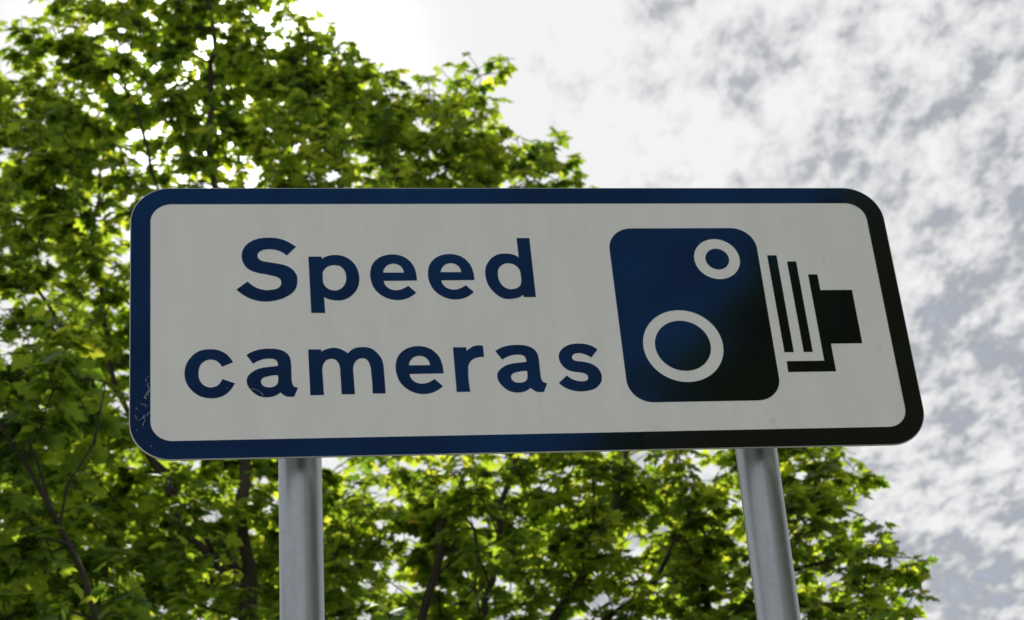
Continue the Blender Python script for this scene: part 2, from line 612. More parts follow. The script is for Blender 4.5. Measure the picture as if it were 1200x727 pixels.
GLYPHS = {
'S': [[[-405.5,155.7,1],[-417.3,164.8,0],[-429.1,171.5,0],[-443.1,175.4,0],[-458.2,176.4,0],[-473.3,175.1,0],[-487.5,169.9,0],[-499.7,160.5,0],[-506.6,148.8,0],[-508.8,137.0,0],[-507.5,125.3,0],[-502.7,113.6,0],[-493.0,104.2,0],[-481.2,99.0,0],[-467.4,95.8,0],[-454.5,92.7,0],[-443.7,89.1,0],[-437.8,84.7,0],[-435.9,77.7,0],[-437.3,70.1,0],[-443.4,63.9,0],[-454.4,61.0,0],[-466.3,60.4,0],[-478.1,63.5,0],[-488.9,69.8,0],[-499.1,79.4,1],[-520.3,62.1,1],[-510.0,52.3,0],[-498.4,44.1,0],[-484.7,38.5,0],[-471.0,35.8,0],[-455.1,36.4,0],[-439.2,40.1,0],[-425.1,46.9,0],[-414.9,54.8,0],[-408.2,65.2,0],[-405.6,77.9,0],[-406.1,91.8,0],[-411.3,102.4,0],[-419.1,110.2,0],[-430.9,115.9,0],[-444.8,119.0,0],[-458.7,121.9,0],[-470.6,124.6,0],[-476.9,129.3,0],[-479.1,135.7,0],[-477.7,142.0,0],[-472.0,147.4,0],[-461.9,150.4,0],[-449.9,150.3,0],[-439.9,147.7,0],[-430.1,142.4,0],[-423.6,136.5,1]]],
'p': [[[-382.5,133.6,1],[-357.7,133.4,1],[-356.5,128.2,1],[-352.7,131.5,0],[-342.5,135.7,0],[-330.3,137.0,0],[-316.3,134.3,0],[-302.5,125.5,0],[-293.0,112.2,0],[-288.2,95.3,0],[-287.7,81.2,0],[-291.3,65.0,0],[-300.0,51.1,0],[-312.5,40.8,0],[-324.7,36.8,0],[-334.7,36.9,0],[-345.6,38.9,0],[-356.3,44.3,1],[-355.8,9.8,1],[-381.6,10.1,1]],[[-333.3,114.4,0],[-323.3,112.0,0],[-315.6,103.7,0],[-312.7,93.1,0],[-312.5,83.8,0],[-315.0,73.3,0],[-321.5,64.1,0],[-329.7,59.0,0],[-336.8,58.4,0],[-345.7,60.8,0],[-353.4,67.9,0],[-356.5,74.9,0],[-357.0,86.5,0],[-356.5,98.2,0],[-351.8,106.8,0],[-343.4,112.8,0]]],
'e': [[[-177.5,79.0,1],[-241.4,78.7,1],[-239.4,70.8,0],[-235.1,64.4,0],[-228.3,59.8,0],[-219.8,57.9,0],[-210.2,59.1,0],[-202.2,62.7,0],[-194.8,67.3,1],[-180.5,52.1,1],[-189.1,45.0,0],[-198.9,39.7,0],[-210.0,36.7,0],[-219.5,36.3,0],[-230.3,38.2,0],[-241.0,42.8,0],[-251.5,51.0,0],[-260.3,62.9,0],[-264.6,75.6,0],[-266.3,88.3,0],[-265.7,99.3,0],[-262.4,112.1,0],[-255.5,123.0,0],[-245.6,131.2,0],[-234.2,135.8,0],[-221.4,137.5,0],[-208.8,135.6,0],[-198.0,130.9,0],[-189.0,122.6,0],[-182.5,112.4,0],[-179.2,101.3,0],[-177.6,89.4,0]],[[-241.4,96.9,1],[-201.7,96.6,1],[-202.5,103.4,0],[-206.4,110.7,0],[-213.2,115.4,0],[-221.0,116.9,0],[-229.1,115.1,0],[-235.7,110.0,0],[-240.0,102.7,0]]],
'd': [[[24.2,173.2,1],[49.4,173.1,1],[49.9,40.2,1],[26.1,40.5,1],[25.6,45.5,1],[19.4,40.9,0],[10.0,37.9,0],[-1.1,36.4,0],[-11.9,37.5,0],[-22.4,43.4,0],[-32.4,54.0,0],[-39.6,66.5,0],[-43.3,81.2,0],[-44.0,95.9,0],[-41.7,108.6,0],[-36.2,119.1,0],[-27.1,129.7,0],[-16.4,136.0,0],[-3.3,138.0,0],[9.5,136.9,0],[18.4,133.6,0],[24.5,128.9,1]],[[2.5,116.3,0],[11.2,114.5,0],[19.0,109.2,0],[23.8,100.7,0],[25.0,89.1,0],[24.8,76.4,0],[21.6,66.0,0],[14.7,60.2,0],[6.3,58.2,0],[-0.1,58.2,0],[-8.0,61.7,0],[-15.5,70.5,0],[-19.2,81.0,0],[-19.6,93.6,0],[-17.3,104.2,0],[-11.1,111.5,0],[-4.4,115.3,0]]],
'c': [[[-529.6,-93.0,1],[-535.4,-82.9,0],[-543.5,-74.2,0],[-552.5,-68.8,0],[-563.0,-65.7,0],[-572.0,-65.1,0],[-584.0,-66.3,0],[-596.1,-71.6,0],[-606.6,-81.8,0],[-614.2,-94.6,0],[-617.6,-107.3,0],[-618.0,-119.2,0],[-615.3,-132.9,0],[-608.7,-145.7,0],[-598.4,-156.8,0],[-586.7,-163.8,0],[-573.4,-166.7,0],[-561.5,-166.3,0],[-549.5,-162.5,0],[-540.5,-156.2,0],[-532.9,-147.0,0],[-527.0,-137.0,1],[-549.7,-127.6,1],[-552.8,-134.0,0],[-557.4,-139.8,0],[-564.1,-143.6,0],[-571.6,-144.7,0],[-580.5,-142.0,0],[-587.8,-135.1,0],[-592.2,-124.8,0],[-592.8,-114.6,0],[-591.2,-102.6,0],[-585.8,-93.3,0],[-578.3,-88.3,0],[-570.0,-86.7,0],[-561.8,-88.5,0],[-555.1,-93.8,0],[-549.7,-101.9,1]]],
'a': [[[-504.6,-78.2,1],[-495.7,-72.3,0],[-483.5,-67.8,0],[-471.3,-65.7,0],[-459.2,-65.5,0],[-447.1,-66.9,0],[-436.6,-70.6,0],[-429.2,-76.7,0],[-424.9,-84.6,0],[-423.4,-95.0,0],[-423.1,-108.8,0],[-423.2,-124.2,0],[-422.8,-136.2,0],[-421.5,-142.2,0],[-419.7,-145.2,1],[-412.2,-148.4,1],[-419.8,-166.1,1],[-427.6,-166.3,0],[-434.3,-165.3,0],[-439.4,-161.8,0],[-444.6,-157.1,1],[-449.9,-161.3,0],[-456.0,-164.5,0],[-465.1,-166.4,0],[-475.5,-166.2,0],[-485.9,-162.6,0],[-494.7,-155.4,0],[-501.2,-146.8,0],[-504.8,-138.2,0],[-505.0,-128.0,0],[-502.1,-121.2,0],[-495.2,-114.5,0],[-486.0,-108.6,0],[-475.4,-105.4,0],[-463.3,-103.8,0],[-452.7,-102.6,0],[-447.4,-101.9,1],[-447.9,-94.6,0],[-450.8,-89.4,0],[-456.8,-86.7,0],[-465.8,-86.2,0],[-474.9,-87.6,0],[-484.1,-91.1,0],[-493.0,-96.5,1]],[[-448.0,-121.3,1],[-447.8,-130.7,0],[-449.6,-139.2,0],[-454.7,-144.2,0],[-461.5,-146.1,0],[-467.5,-146.0,0],[-474.9,-143.5,0],[-479.0,-137.8,0],[-479.1,-131.0,0],[-474.5,-125.9,0],[-466.9,-123.5,0],[-457.8,-121.6,0]]],
'm': [[[-390.5,-68.1,1],[-366.9,-68.5,1],[-366.0,-73.0,1],[-359.2,-69.1,0],[-351.5,-66.6,0],[-342.2,-65.3,0],[-333.1,-67.2,0],[-324.9,-71.3,0],[-316.7,-77.6,1],[-310.3,-70.7,0],[-300.8,-65.9,0],[-291.5,-64.7,0],[-280.8,-65.2,0],[-270.2,-69.5,0],[-261.5,-78.4,0],[-255.1,-89.0,0],[-252.2,-101.2,0],[-251.7,-116.8,0],[-251.2,-162.7,1],[-275.1,-162.3,1],[-275.3,-121.6,0],[-276.1,-107.7,0],[-278.6,-97.3,0],[-282.9,-90.6,0],[-291.2,-88.1,0],[-299.7,-90.9,0],[-305.4,-97.7,0],[-308.5,-107.2,0],[-308.6,-124.5,0],[-307.9,-163.1,1],[-332.6,-163.1,1],[-332.8,-120.6,0],[-333.3,-105.1,0],[-336.0,-96.4,0],[-341.0,-90.2,0],[-348.6,-88.4,0],[-357.1,-90.9,0],[-362.7,-97.7,0],[-365.7,-108.0,0],[-365.7,-125.2,0],[-365.1,-163.7,1],[-390.0,-164.1,1]]],
'r': [[[-118.6,-67.5,1],[-93.6,-67.9,1],[-93.3,-75.6,1],[-87.9,-71.0,0],[-80.5,-66.3,0],[-71.7,-64.1,0],[-61.6,-64.8,1],[-61.2,-89.0,1],[-70.6,-89.2,0],[-80.2,-92.2,0],[-87.7,-98.2,0],[-92.2,-106.9,0],[-93.6,-119.1,0],[-92.8,-162.0,1],[-118.4,-162.2,1]]],
's': [[[157.9,-76.3,1],[150.3,-70.0,0],[141.2,-65.8,0],[130.3,-63.5,0],[119.2,-62.9,0],[107.9,-64.4,0],[96.3,-69.2,0],[87.7,-76.2,0],[82.9,-84.1,0],[81.7,-92.9,0],[83.4,-102.6,0],[88.8,-112.4,0],[97.5,-119.6,0],[108.2,-123.3,0],[119.1,-124.7,0],[128.3,-127.4,0],[132.9,-131.6,0],[133.6,-136.8,0],[131.6,-141.2,0],[125.8,-143.7,0],[117.1,-143.9,0],[107.9,-141.6,0],[100.4,-137.7,0],[93.2,-130.9,1],[76.4,-146.7,1],[83.1,-153.4,0],[93.4,-159.7,0],[105.6,-163.9,0],[118.0,-165.1,0],[130.7,-163.8,0],[143.8,-159.7,0],[152.4,-152.9,0],[157.7,-145.1,0],[159.9,-135.5,0],[158.6,-125.0,0],[154.1,-116.1,0],[146.1,-108.9,0],[135.5,-104.3,0],[124.7,-101.9,0],[113.8,-100.1,0],[108.5,-97.4,0],[106.9,-92.4,0],[109.1,-87.1,0],[115.4,-84.0,0],[121.9,-83.3,0],[129.6,-85.1,0],[137.2,-88.4,0],[144.1,-93.5,1]]]
}

# where each letter stands: glyph, shift in mm
WORDS = [('S', 0, 0), ('p', 0, 0), ('e', 0, 0), ('e', 111.0, 0.2), ('d', 0, 0),
         ('c', 0, 0), ('a', 0, 0), ('m', 0, 0), ('e', 37.0, -201.5), ('r', 0, 0), ('a', 466.0, 1.3), ('s', 0, 0)]
cache = {}
for ch, dx, dy in WORDS:
    if ch not in cache:
        cache[ch] = flat_shape('letter', [smooth_loop(l) for l in GLYPHS[ch]], 0.0001, 0.0005)
        cache[ch].materials.append(blue_film)
    o = bpy.data.objects.new('letter', cache[ch])
    C.objects.link(o)
    o.parent = sign
    o.matrix_local = SM @ Matrix.Translation((dx * .001, dy * .001, 0))
    o['label'] = 'letter ' + ch

# the camera symbol
symbol_film = blue_film
body = sign_part('camera_symbol', flat_shape('camera_symbol', [rounded(206.5, -190.6, 505.0, 194.4, 48), circle(420, 123, 46.2), circle(326.5, -70.5, 78.6)], 0.0001, 0.0005), symbol_film)
for nm, cx, cy, r in (('lens', 420.5, 122.8, 23.7), ('lens', 325.8, -70.2, 54.6)):
    link(nm, flat_shape(nm, [circle(cx, cy, r)], 0.0001, 0.0005), symbol_film, body)
for nm, lp in (('bellows_bar', [(523.3, 130.6), (542.3, 130.6), (543.2, -87.6), (524.6, -87.6)]),
               ('bellows_bar', [(561.8, 116.2), (580.4, 116.2), (581.2, -87.6), (563.2, -87.6)]),
               ('camera_back', [(600.2, 86), (619, 86), (619.3, 50), (684, 50), (684, -70), (620.6, -70), (620.6, -130.8), (525.3, -130.8), (525.8, -107.3), (601, -107.3)])):
    link(nm, flat_shape(nm, [lp], 0.0001, 0.0005), symbol_film, body)

# scratches: thin raised scars in the film
SCR = [[(-682.2, -119.0), (-688.2, -125.0), (-687.5, -129.5), (-684.0, -133.0), (-684.7, -139.6), (-681.7, -146.3), (-683.3, -154.2), (-687.5, -159.4), (-691.6, -163.3)],
       [(-681.7, -148.9), (-685.2, -151.5), (-687.5, -156.8), (-682.9, -160.8)], [(-691.6, -163.3), (-686.0, -166.0)],
       [(-696.7, -175.8), (-690.9, -176.9), (-685.2, -179.7), (-688.6, -183.0)], [(-705.4, -184.0), (-698.9, -190.7)],
       [(-708.1, -197.0), (-705.3, -201.0), (-703.9, -211.4), (-696.6, -207.1), (-690.9, -203.9), (-685.1, -197.5), (-681.0, -192.3)],
       [(-690.9, -203.9), (-690.2, -210.4), (-693.6, -220.7)], [(-689.7, -197.4), (-693.8, -205.1)], [(-705.2, -230.8), (-703.8, -228.2)], [(-679.8, -262.4), (-677.5, -261.4)],
       [(-497.5, -149.0), (-489.3, -150.7), (-482.7, -154.2), (-479.1, -159.0), (-476.6, -162.8)], [(-542.1, -146.8), (-540.8, -145.8)]]
for ln in SCR:
    bm = bmesh.new()
    pts = []
    for a, b2 in zip(ln, ln[1:]):
        for s in (0, .5):
            pts.append((a[0] + (b2[0] - a[0]) * s + random.uniform(-.5, .5), a[1] + (b2[1] - a[1]) * s + random.uniform(-.5, .5)))
    pts.append(ln[-1])
    tube(bm, [(x * .001, y * .001, 0.0007) for x, y in pts], [random.uniform(.00035, .0009) for _ in pts], 5)
    sign_part('scratch', bm_mesh('scratch', bm), scratch_mat, None)

# posts, straight up out of the ground
POSTS = [(-0.4105, 3.397), (0.4463, 3.543)]
for px, py in POSTS:
    bm = bmesh.new()
    tube(bm, [(px, py, -0.3), (px, py, 3.70)], 0.0398, 64)
    tube(bm, [(px, py, 3.70), (px, py, 3.712), (px, py, 3.716)], [0.0415, 0.0415, 0.036], 48)
    me = bm_mesh('post', bm)
    o = link('post', me, galv, sign)
    o.matrix_parent_inverse = sign.matrix_world.inverted()
    o.location = (-sign.location.x, -sign.location.y, 0)
    o.matrix_parent_inverse = Matrix.Identity(4)
# channels across the back and the clips that hold them to the posts
for yy in (-175.0, 175.0):
    bm = bmesh.new()
    box(bm, -0.66, (yy - 18) * .001, -0.0275, 0.72, (yy + 18) * .001, -0.0032)
    rail = sign_part('channel', bm_mesh('channel', bm), alu)
    for px, py in POSTS:
        bm = bmesh.new()
        zz = SO.z + yy * .001 * SY.z
        tube(bm, [(px, py, zz - 0.016), (px, py, zz + 0.016)], 0.0425, 48)
        c = link('clip', bm_mesh('clip', bm), alu, sign)
        c.location = (-sign.location.x, -sign.location.y, 0)

# ------------------------------------------------------------------ trees
BLOBS_A = [
(-2.67,9.64,8.78,0.29,1.00),(-2.27,9.33,8.74,0.30,1.00),(-2.50,10.30,9.02,0.33,1.00),(-2.00,9.80,9.16,0.32,1.00),(-2.42,9.08,7.88,0.29,1.00),
(-2.91,10.09,8.78,0.27,1.00),(-1.90,9.21,8.29,0.24,0.80),(-1.83,10.44,9.52,0.33,0.80),(-1.37,9.50,8.88,0.25,0.80),(-1.30,10.12,9.04,0.32,1.00),
(-1.59,10.68,9.14,0.33,0.80),(-1.00,9.75,8.68,0.28,1.00),(-0.98,10.55,8.93,0.33,1.00),(-1.11,9.33,7.99,0.29,1.00),(-0.79,10.17,8.81,0.21,1.00),
(-0.55,9.58,8.17,0.27,1.00),(-0.71,10.38,8.41,0.31,1.00),(-0.31,10.00,8.61,0.20,1.00),(-0.10,10.40,8.99,0.16,1.00),(0.02,10.30,9.04,0.09,1.00),
(-0.21,9.40,7.90,0.26,1.00),(0.02,10.20,8.32,0.23,1.00),(0.21,9.80,7.92,0.19,1.00),(0.38,10.19,8.06,0.13,1.00),(-0.36,10.59,8.42,0.32,1.00),
(-0.07,9.50,7.64,0.24,1.00),(-0.54,9.08,7.42,0.20,1.00),(-1.00,9.15,7.55,0.28,1.00),(-1.65,9.46,7.89,0.24,0.70),(-2.14,10.18,8.53,0.32,0.65),
(-1.81,10.04,8.65,0.29,0.70),(-1.84,9.42,8.29,0.22,0.50),(-2.24,9.33,7.75,0.26,0.80),(-2.76,10.03,8.12,0.28,1.00),(-2.02,9.18,7.52,0.19,0.60),
(-1.51,10.49,8.43,0.32,0.70),(-2.56,10.29,8.02,0.31,0.80),(-2.59,9.14,7.25,0.23,1.00),(-2.14,9.56,7.39,0.29,1.00),(-2.40,10.12,7.39,0.30,1.00),
(-1.90,9.82,7.35,0.34,0.60),(-1.46,9.49,7.39,0.28,0.60),(-1.05,9.95,7.52,0.39,0.60),(-0.46,9.99,7.55,0.39,0.60),(0.03,10.00,7.52,0.34,0.60),
(-2.29,9.32,6.64,0.27,1.00),(-2.27,10.25,7.12,0.25,1.00),(-1.75,9.85,6.81,0.38,0.50),(-1.20,9.93,6.86,0.43,0.50),(-0.59,9.98,6.84,0.43,0.50),
(-2.11,9.37,6.34,0.27,1.00),(-1.92,10.02,6.39,0.28,0.80),(-2.36,10.33,6.41,0.34,0.90),(-2.44,9.49,6.23,0.27,1.00),(-1.66,9.35,5.77,0.24,1.00),
(-1.60,10.68,6.29,0.27,1.00),(-2.00,10.00,5.93,0.28,1.00),(-2.25,9.33,5.58,0.26,1.00),(-2.71,10.25,6.19,0.29,1.00),(-1.56,9.07,5.29,0.21,1.00),
(-1.49,10.29,5.66,0.24,1.00),(-1.96,9.40,5.31,0.26,1.00),(-2.50,9.89,5.49,0.32,1.00),(-1.29,10.52,5.89,0.29,1.00),(-1.02,10.35,6.26,0.24,1.00),
(-1.30,9.71,5.90,0.18,1.00),(-2.94,9.35,8.33,0.30,1.00),(-2.95,9.55,7.67,0.30,1.00),(-2.74,9.41,7.03,0.24,1.00),(-2.73,9.20,6.31,0.27,1.00),
(-2.56,9.15,5.90,0.24,1.00),(-2.73,9.41,5.47,0.27,1.00),(-2.36,10.03,5.58,0.28,1.00),(-2.03,10.20,5.77,0.28,1.00),(-2.69,9.84,5.82,0.28,1.00),
(-2.51,9.68,6.68,0.24,1.00),(-1.44,10.30,6.37,0.18,1.00),(-1.76,10.45,6.46,0.18,1.00),(0.46,10.19,8.03,0.11,1.00),(0.27,10.20,8.27,0.13,1.00),
(-1.28,10.52,6.46,0.18,1.00),(-3.07,11.60,6.80,0.50,0.80),(-2.56,11.93,7.14,0.45,0.60),(-3.00,11.62,7.58,0.40,0.50),(-2.90,12.26,6.83,0.52,0.70),
(-2.35,12.38,6.47,0.51,0.70),(-1.98,11.83,6.58,0.41,0.70),(-2.60,11.72,6.30,0.43,0.70),(-3.09,11.60,6.12,0.43,0.70),(-1.32,12.13,6.65,0.44,0.60),
(-1.51,11.90,6.06,0.43,0.60),(-0.90,11.97,7.02,0.39,0.40),(-3.03,11.61,9.34,0.48,0.50),(-1.41,11.92,9.98,0.49,0.50),(-3.04,11.61,8.46,0.41,0.30),
(-0.94,11.96,9.53,0.36,0.50),(-0.77,9.47,5.66,0.22,1.00),(-0.93,9.35,5.35,0.23,1.00),(-0.90,10.36,5.55,0.28,1.00),(-1.36,9.40,4.96,0.34,0.70),
(-2.15,9.77,5.01,0.40,0.70),(-0.85,9.66,4.88,0.34,0.70),(-2.19,9.76,9.56,0.38,0.80),(-1.66,10.06,9.83,0.44,0.80),(-2.65,9.95,9.56,0.19,1.00),
(-1.22,9.52,9.29,0.26,0.80),(-1.99,10.00,10.36,0.51,0.60),(-1.45,9.69,10.05,0.38,0.60),(-2.50,9.68,4.75,0.44,0.50),(-1.44,9.90,4.65,0.44,0.50),
]
BLOBS_B = [
(1.27,9.62,5.90,0.15,1.00),(1.53,9.58,5.88,0.12,1.00),(1.12,9.94,6.00,0.16,1.00),(-0.30,11.50,6.54,0.42,0.50),(0.14,11.50,6.11,0.42,0.60),
(0.73,11.48,6.33,0.39,0.40),(1.16,11.44,5.95,0.39,0.40),(-0.64,11.48,6.00,0.41,0.60),(-0.61,9.78,5.97,0.23,1.00),(-0.31,8.99,5.65,0.21,1.00),
(-0.54,9.99,5.81,0.25,1.00),(-0.26,9.60,5.63,0.24,1.00),(-0.07,9.80,5.94,0.23,1.00),(0.15,9.20,5.75,0.23,1.00),(0.38,9.79,5.90,0.25,1.00),
(0.14,9.80,5.68,0.27,1.00),(-0.14,9.20,5.18,0.23,1.00),(-0.42,9.99,5.47,0.25,1.00),(0.33,9.29,5.32,0.25,1.00),(0.64,9.58,5.83,0.24,1.00),
(0.59,9.98,5.72,0.25,1.00),(0.23,9.60,5.17,0.26,1.00),(0.61,9.38,5.15,0.25,1.00),(0.81,9.06,5.59,0.21,1.00),(0.88,9.66,5.56,0.24,1.00),
(0.91,9.46,5.16,0.26,1.00),(1.11,9.33,5.50,0.26,1.00),(1.35,9.71,5.83,0.22,1.00),(1.41,9.09,5.55,0.18,1.00),(1.64,9.56,5.75,0.14,1.00),
(1.28,9.11,5.30,0.21,1.00),(1.55,9.47,5.48,0.18,1.00),(1.58,9.06,5.17,0.17,1.00),(1.74,9.44,5.22,0.16,1.00),(1.82,9.22,5.13,0.11,1.00),
(1.70,9.25,4.97,0.15,1.00),(1.54,9.68,5.29,0.22,1.00),(1.22,9.32,5.08,0.23,1.00),(1.46,9.08,4.84,0.21,1.00),(1.66,9.46,4.83,0.19,1.00),
(1.35,9.40,4.75,0.25,1.00),(0.94,9.35,4.77,0.33,0.80),(0.45,9.49,4.77,0.34,0.80),(-0.05,9.40,4.77,0.33,0.80),(-0.47,9.59,4.87,0.30,0.80),
(0.19,9.60,6.27,0.36,0.60),(0.68,9.58,6.27,0.36,0.60),(1.11,9.54,6.16,0.31,0.60),(1.41,9.50,6.07,0.22,0.60),(-0.11,9.60,6.55,0.36,0.50),
(0.45,9.59,6.76,0.28,0.50),(0.66,9.48,4.41,0.42,0.50),(0.01,9.50,4.42,0.42,0.50),(1.26,9.42,4.38,0.33,0.50),(-0.64,7.67,4.43,0.12,1.00),
(-0.45,7.89,4.40,0.14,1.00),]
BLOBS_C = [
(-2.15,7.70,5.87,0.19,1.00),(-1.89,7.46,5.72,0.17,1.00),(-1.83,7.79,5.72,0.19,1.00),(-1.95,7.24,5.41,0.18,1.00),(-2.18,7.80,5.54,0.19,1.00),
(-1.94,7.97,5.56,0.19,0.80),(-2.11,7.92,5.31,0.21,0.70),(-2.09,7.51,4.90,0.18,1.00),(-1.94,7.76,4.92,0.18,0.60),(-2.08,7.73,4.69,0.22,0.90),
(-1.68,7.41,4.57,0.14,0.50),(-1.62,7.63,4.44,0.21,1.00),(-1.90,7.57,4.26,0.28,1.00),(-2.41,7.63,5.64,0.34,0.70),(-2.37,7.64,4.98,0.33,0.70),
(-2.30,7.66,4.39,0.32,0.70),]
STEMS_A = [
[(-1.47,9.79,5.30),(-1.48,9.79,5.71),(-1.48,9.84,6.12),(-1.52,9.88,6.76),(-1.61,9.87,7.41),(-1.67,9.86,8.04),(-1.69,9.86,8.70),(-1.74,9.90,9.57)],
[(-1.48,9.79,5.42),(-1.63,9.71,5.64),(-1.73,9.65,5.86),(-1.92,9.56,6.10),(-2.17,9.45,6.39),(-2.43,9.49,6.94),(-2.67,9.53,7.41)],
[(-1.55,9.78,5.52),(-1.72,9.85,5.75),(-1.90,9.92,6.09),(-2.05,9.99,6.38),(-2.25,9.95,6.90),(-2.36,9.92,7.62),(-2.34,9.93,8.50)],
[(-1.50,9.89,6.55),(-1.29,9.92,7.08),(-1.00,9.95,7.57),(-0.69,9.98,7.97),(-0.33,9.99,8.37),(-0.02,10.30,8.96)],
[(-1.61,9.87,7.41),(-1.89,9.72,7.79),(-2.06,9.68,8.31),(-2.25,9.64,8.84)],
[(-1.55,9.88,6.97),(-1.27,9.82,7.46),(-1.10,9.84,8.03),(-1.16,9.83,8.70),(-1.31,9.81,9.20)],
[(-0.94,9.96,7.74),(-0.54,9.89,7.87),(-0.14,9.90,7.96),(0.26,10.00,7.99)],
]
STEMS_B = [
[(-0.30,9.50,4.78),(-0.24,9.50,5.22),(-0.14,9.50,5.58),(-0.04,9.50,5.95),(0.06,9.50,6.38)],
[(-0.55,9.58,4.83),(-0.53,9.59,5.27),(-0.45,9.59,5.64),(-0.31,9.60,5.92),(-0.22,9.60,6.30)],
[(-0.27,9.50,5.04),(-0.26,9.50,5.40),(-0.31,9.44,5.71)],
[(-0.54,9.59,5.18),(-0.72,9.57,5.37),(-0.89,9.66,5.70)],
[(-0.13,9.50,4.77),(0.39,9.49,5.08),(0.72,9.47,5.41),(1.02,9.45,5.74),(1.18,9.43,6.01)],
[(0.91,9.46,4.85),(1.06,9.34,5.06),(1.24,9.32,5.17),(1.57,9.27,5.21),(1.84,9.22,5.15)],
[(1.08,9.34,5.10),(1.26,9.32,5.34),(1.43,9.29,5.55),(1.60,9.36,5.78)],
[(-0.04,9.50,4.85),(0.24,9.50,5.27),(0.44,9.49,5.62),(0.57,9.48,6.08)],
]
STEMS_C = [
[(-1.60,7.74,4.29),(-1.76,7.70,4.56),(-1.88,7.67,4.88),(-1.97,7.65,5.06),(-2.07,7.62,5.25),(-2.17,7.59,5.40),(-2.29,7.56,5.60)],
[(-1.95,7.66,5.01),(-2.02,7.64,5.25),(-2.07,7.62,5.49),(-2.08,7.62,5.82)],
[(-1.92,7.66,4.95),(-1.90,7.67,5.14),(-1.80,7.69,5.34),(-1.76,7.70,5.63)],
]

# a tree across the road behind the viewer: only its dim reflection shows in the sign
BLOBS_D = [(7.2,-5.4,6.6,1.3,0.7),(6.2,-6.6,9.6,1.0,.7),(5.2,-7.4,8.6,1.1,.6),(7.0,-6.6,8.0,1.3,.6),(6.17,-4.99,9.86,0.40,1.0),(5.13,-6.26,8.70,0.32,1.0),(5.41,-6.01,8.98,0.40,1.0),(5.29,-5.93,8.33,0.60,1.0),(5.67,-5.68,9.28,0.60,1.0),(5.79,-5.97,8.69,0.70,1.0),(6.20,-5.43,9.30,0.60,1.0),(6.43,-5.69,8.53,0.80,1.0),(5.85,-5.34,10.04,0.15,1.0),(6.50,-5.05,9.47,0.60,1.0),(6.76,-5.91,7.72,1.00,1.0),(5.50,-6.60,7.79,0.90,1.0),(6.07,-6.15,8.06,0.80,1.0),(4.88,-6.77,8.04,0.60,1.0),(4.49,-6.77,8.38,0.30,1.0),]
BLOBS_E = [(5.4,-0.4,5.6,1.1,1.0),(6.2,-0.8,7.0,1.2,1.0),(4.9,4.0,5.2,.8,.9),(6.2,3.2,5.6,1.3,1.0),(7.4,4.4,5.4,1.4,1.0),(5.4,2.2,6.6,1.1,1.0),(6.6,3.6,7.2,1.5,1.0),(7.8,2.6,6.4,1.4,1.0),(6.2,1.4,5.8,1.2,1.0),(5.8,0.6,6.8,1.1,.9),(7.0,1.2,7.6,1.3,.9),(6.6,2.6,8.6,1.1,.9),(5.2,3.4,6.0,0.9,.9),(5.3,1.2,5.2,0.8,.9),(7.4,0.2,6.0,1.2,.9),(5.5,4.3,5.2,0.9,.9)]  # unseen tree added right of the frame so the posts mirror a dark band
STEMS_E = [[(6.9,2.6,2.0),(6.9,2.6,4.2),(6.7,2.7,6.0),(6.6,2.7,8.0)],[(6.9,2.6,3.2),(6.2,1.9,5.0),(5.8,1.2,6.4)],[(6.9,2.6,3.4),(7.3,3.6,5.0),(6.8,4.0,6.6)],[(6.9,2.6,3.0),(6.0,3.1,4.8),(5.5,3.5,5.8)],[(6.9,2.6,3.6),(7.4,1.5,5.4),(7.1,1.0,7.2)]]
STEMS_D = [[(6.1,-6.0,3.5),(6.1,-5.9,5.5),(6.1,-5.8,7.0),(6.2,-5.6,8.6)],[(6.1,-5.9,5.0),(5.4,-6.1,6.5),(5.0,-6.2,7.6)],[(6.1,-5.9,5.2),(6.8,-5.3,7.0),(7.2,-5.0,8.6)]]

_half = [(0.0, 0.0), (0.13, -0.07), (0.34, -0.10), (0.30, 0.05), (0.33, 0.12), (0.50, 0.16), (0.60, 0.34), (0.42, 0.36), (0.24, 0.42), (0.29, 0.56), (0.36, 0.66), (0.20, 0.74), (0.13, 0.86), (0.0, 1.04)]
LEAF_V = np.array([(0.0, 0.28)] + _half + [(-x, y) for x, y in _half[-2:0:-1]])
LEAF_Z = -0.10 * np.abs(LEAF_V[:, 0]) - 0.16 * LEAF_V[:, 1] ** 2 - 0.12 * LEAF_V[:, 0] ** 2
LEAF_Z[0] = 0.0
NR = len(LEAF_V) - 1
LEAF_F = np.array([(0, i, i % NR + 1) for i in range(1, NR + 1)])


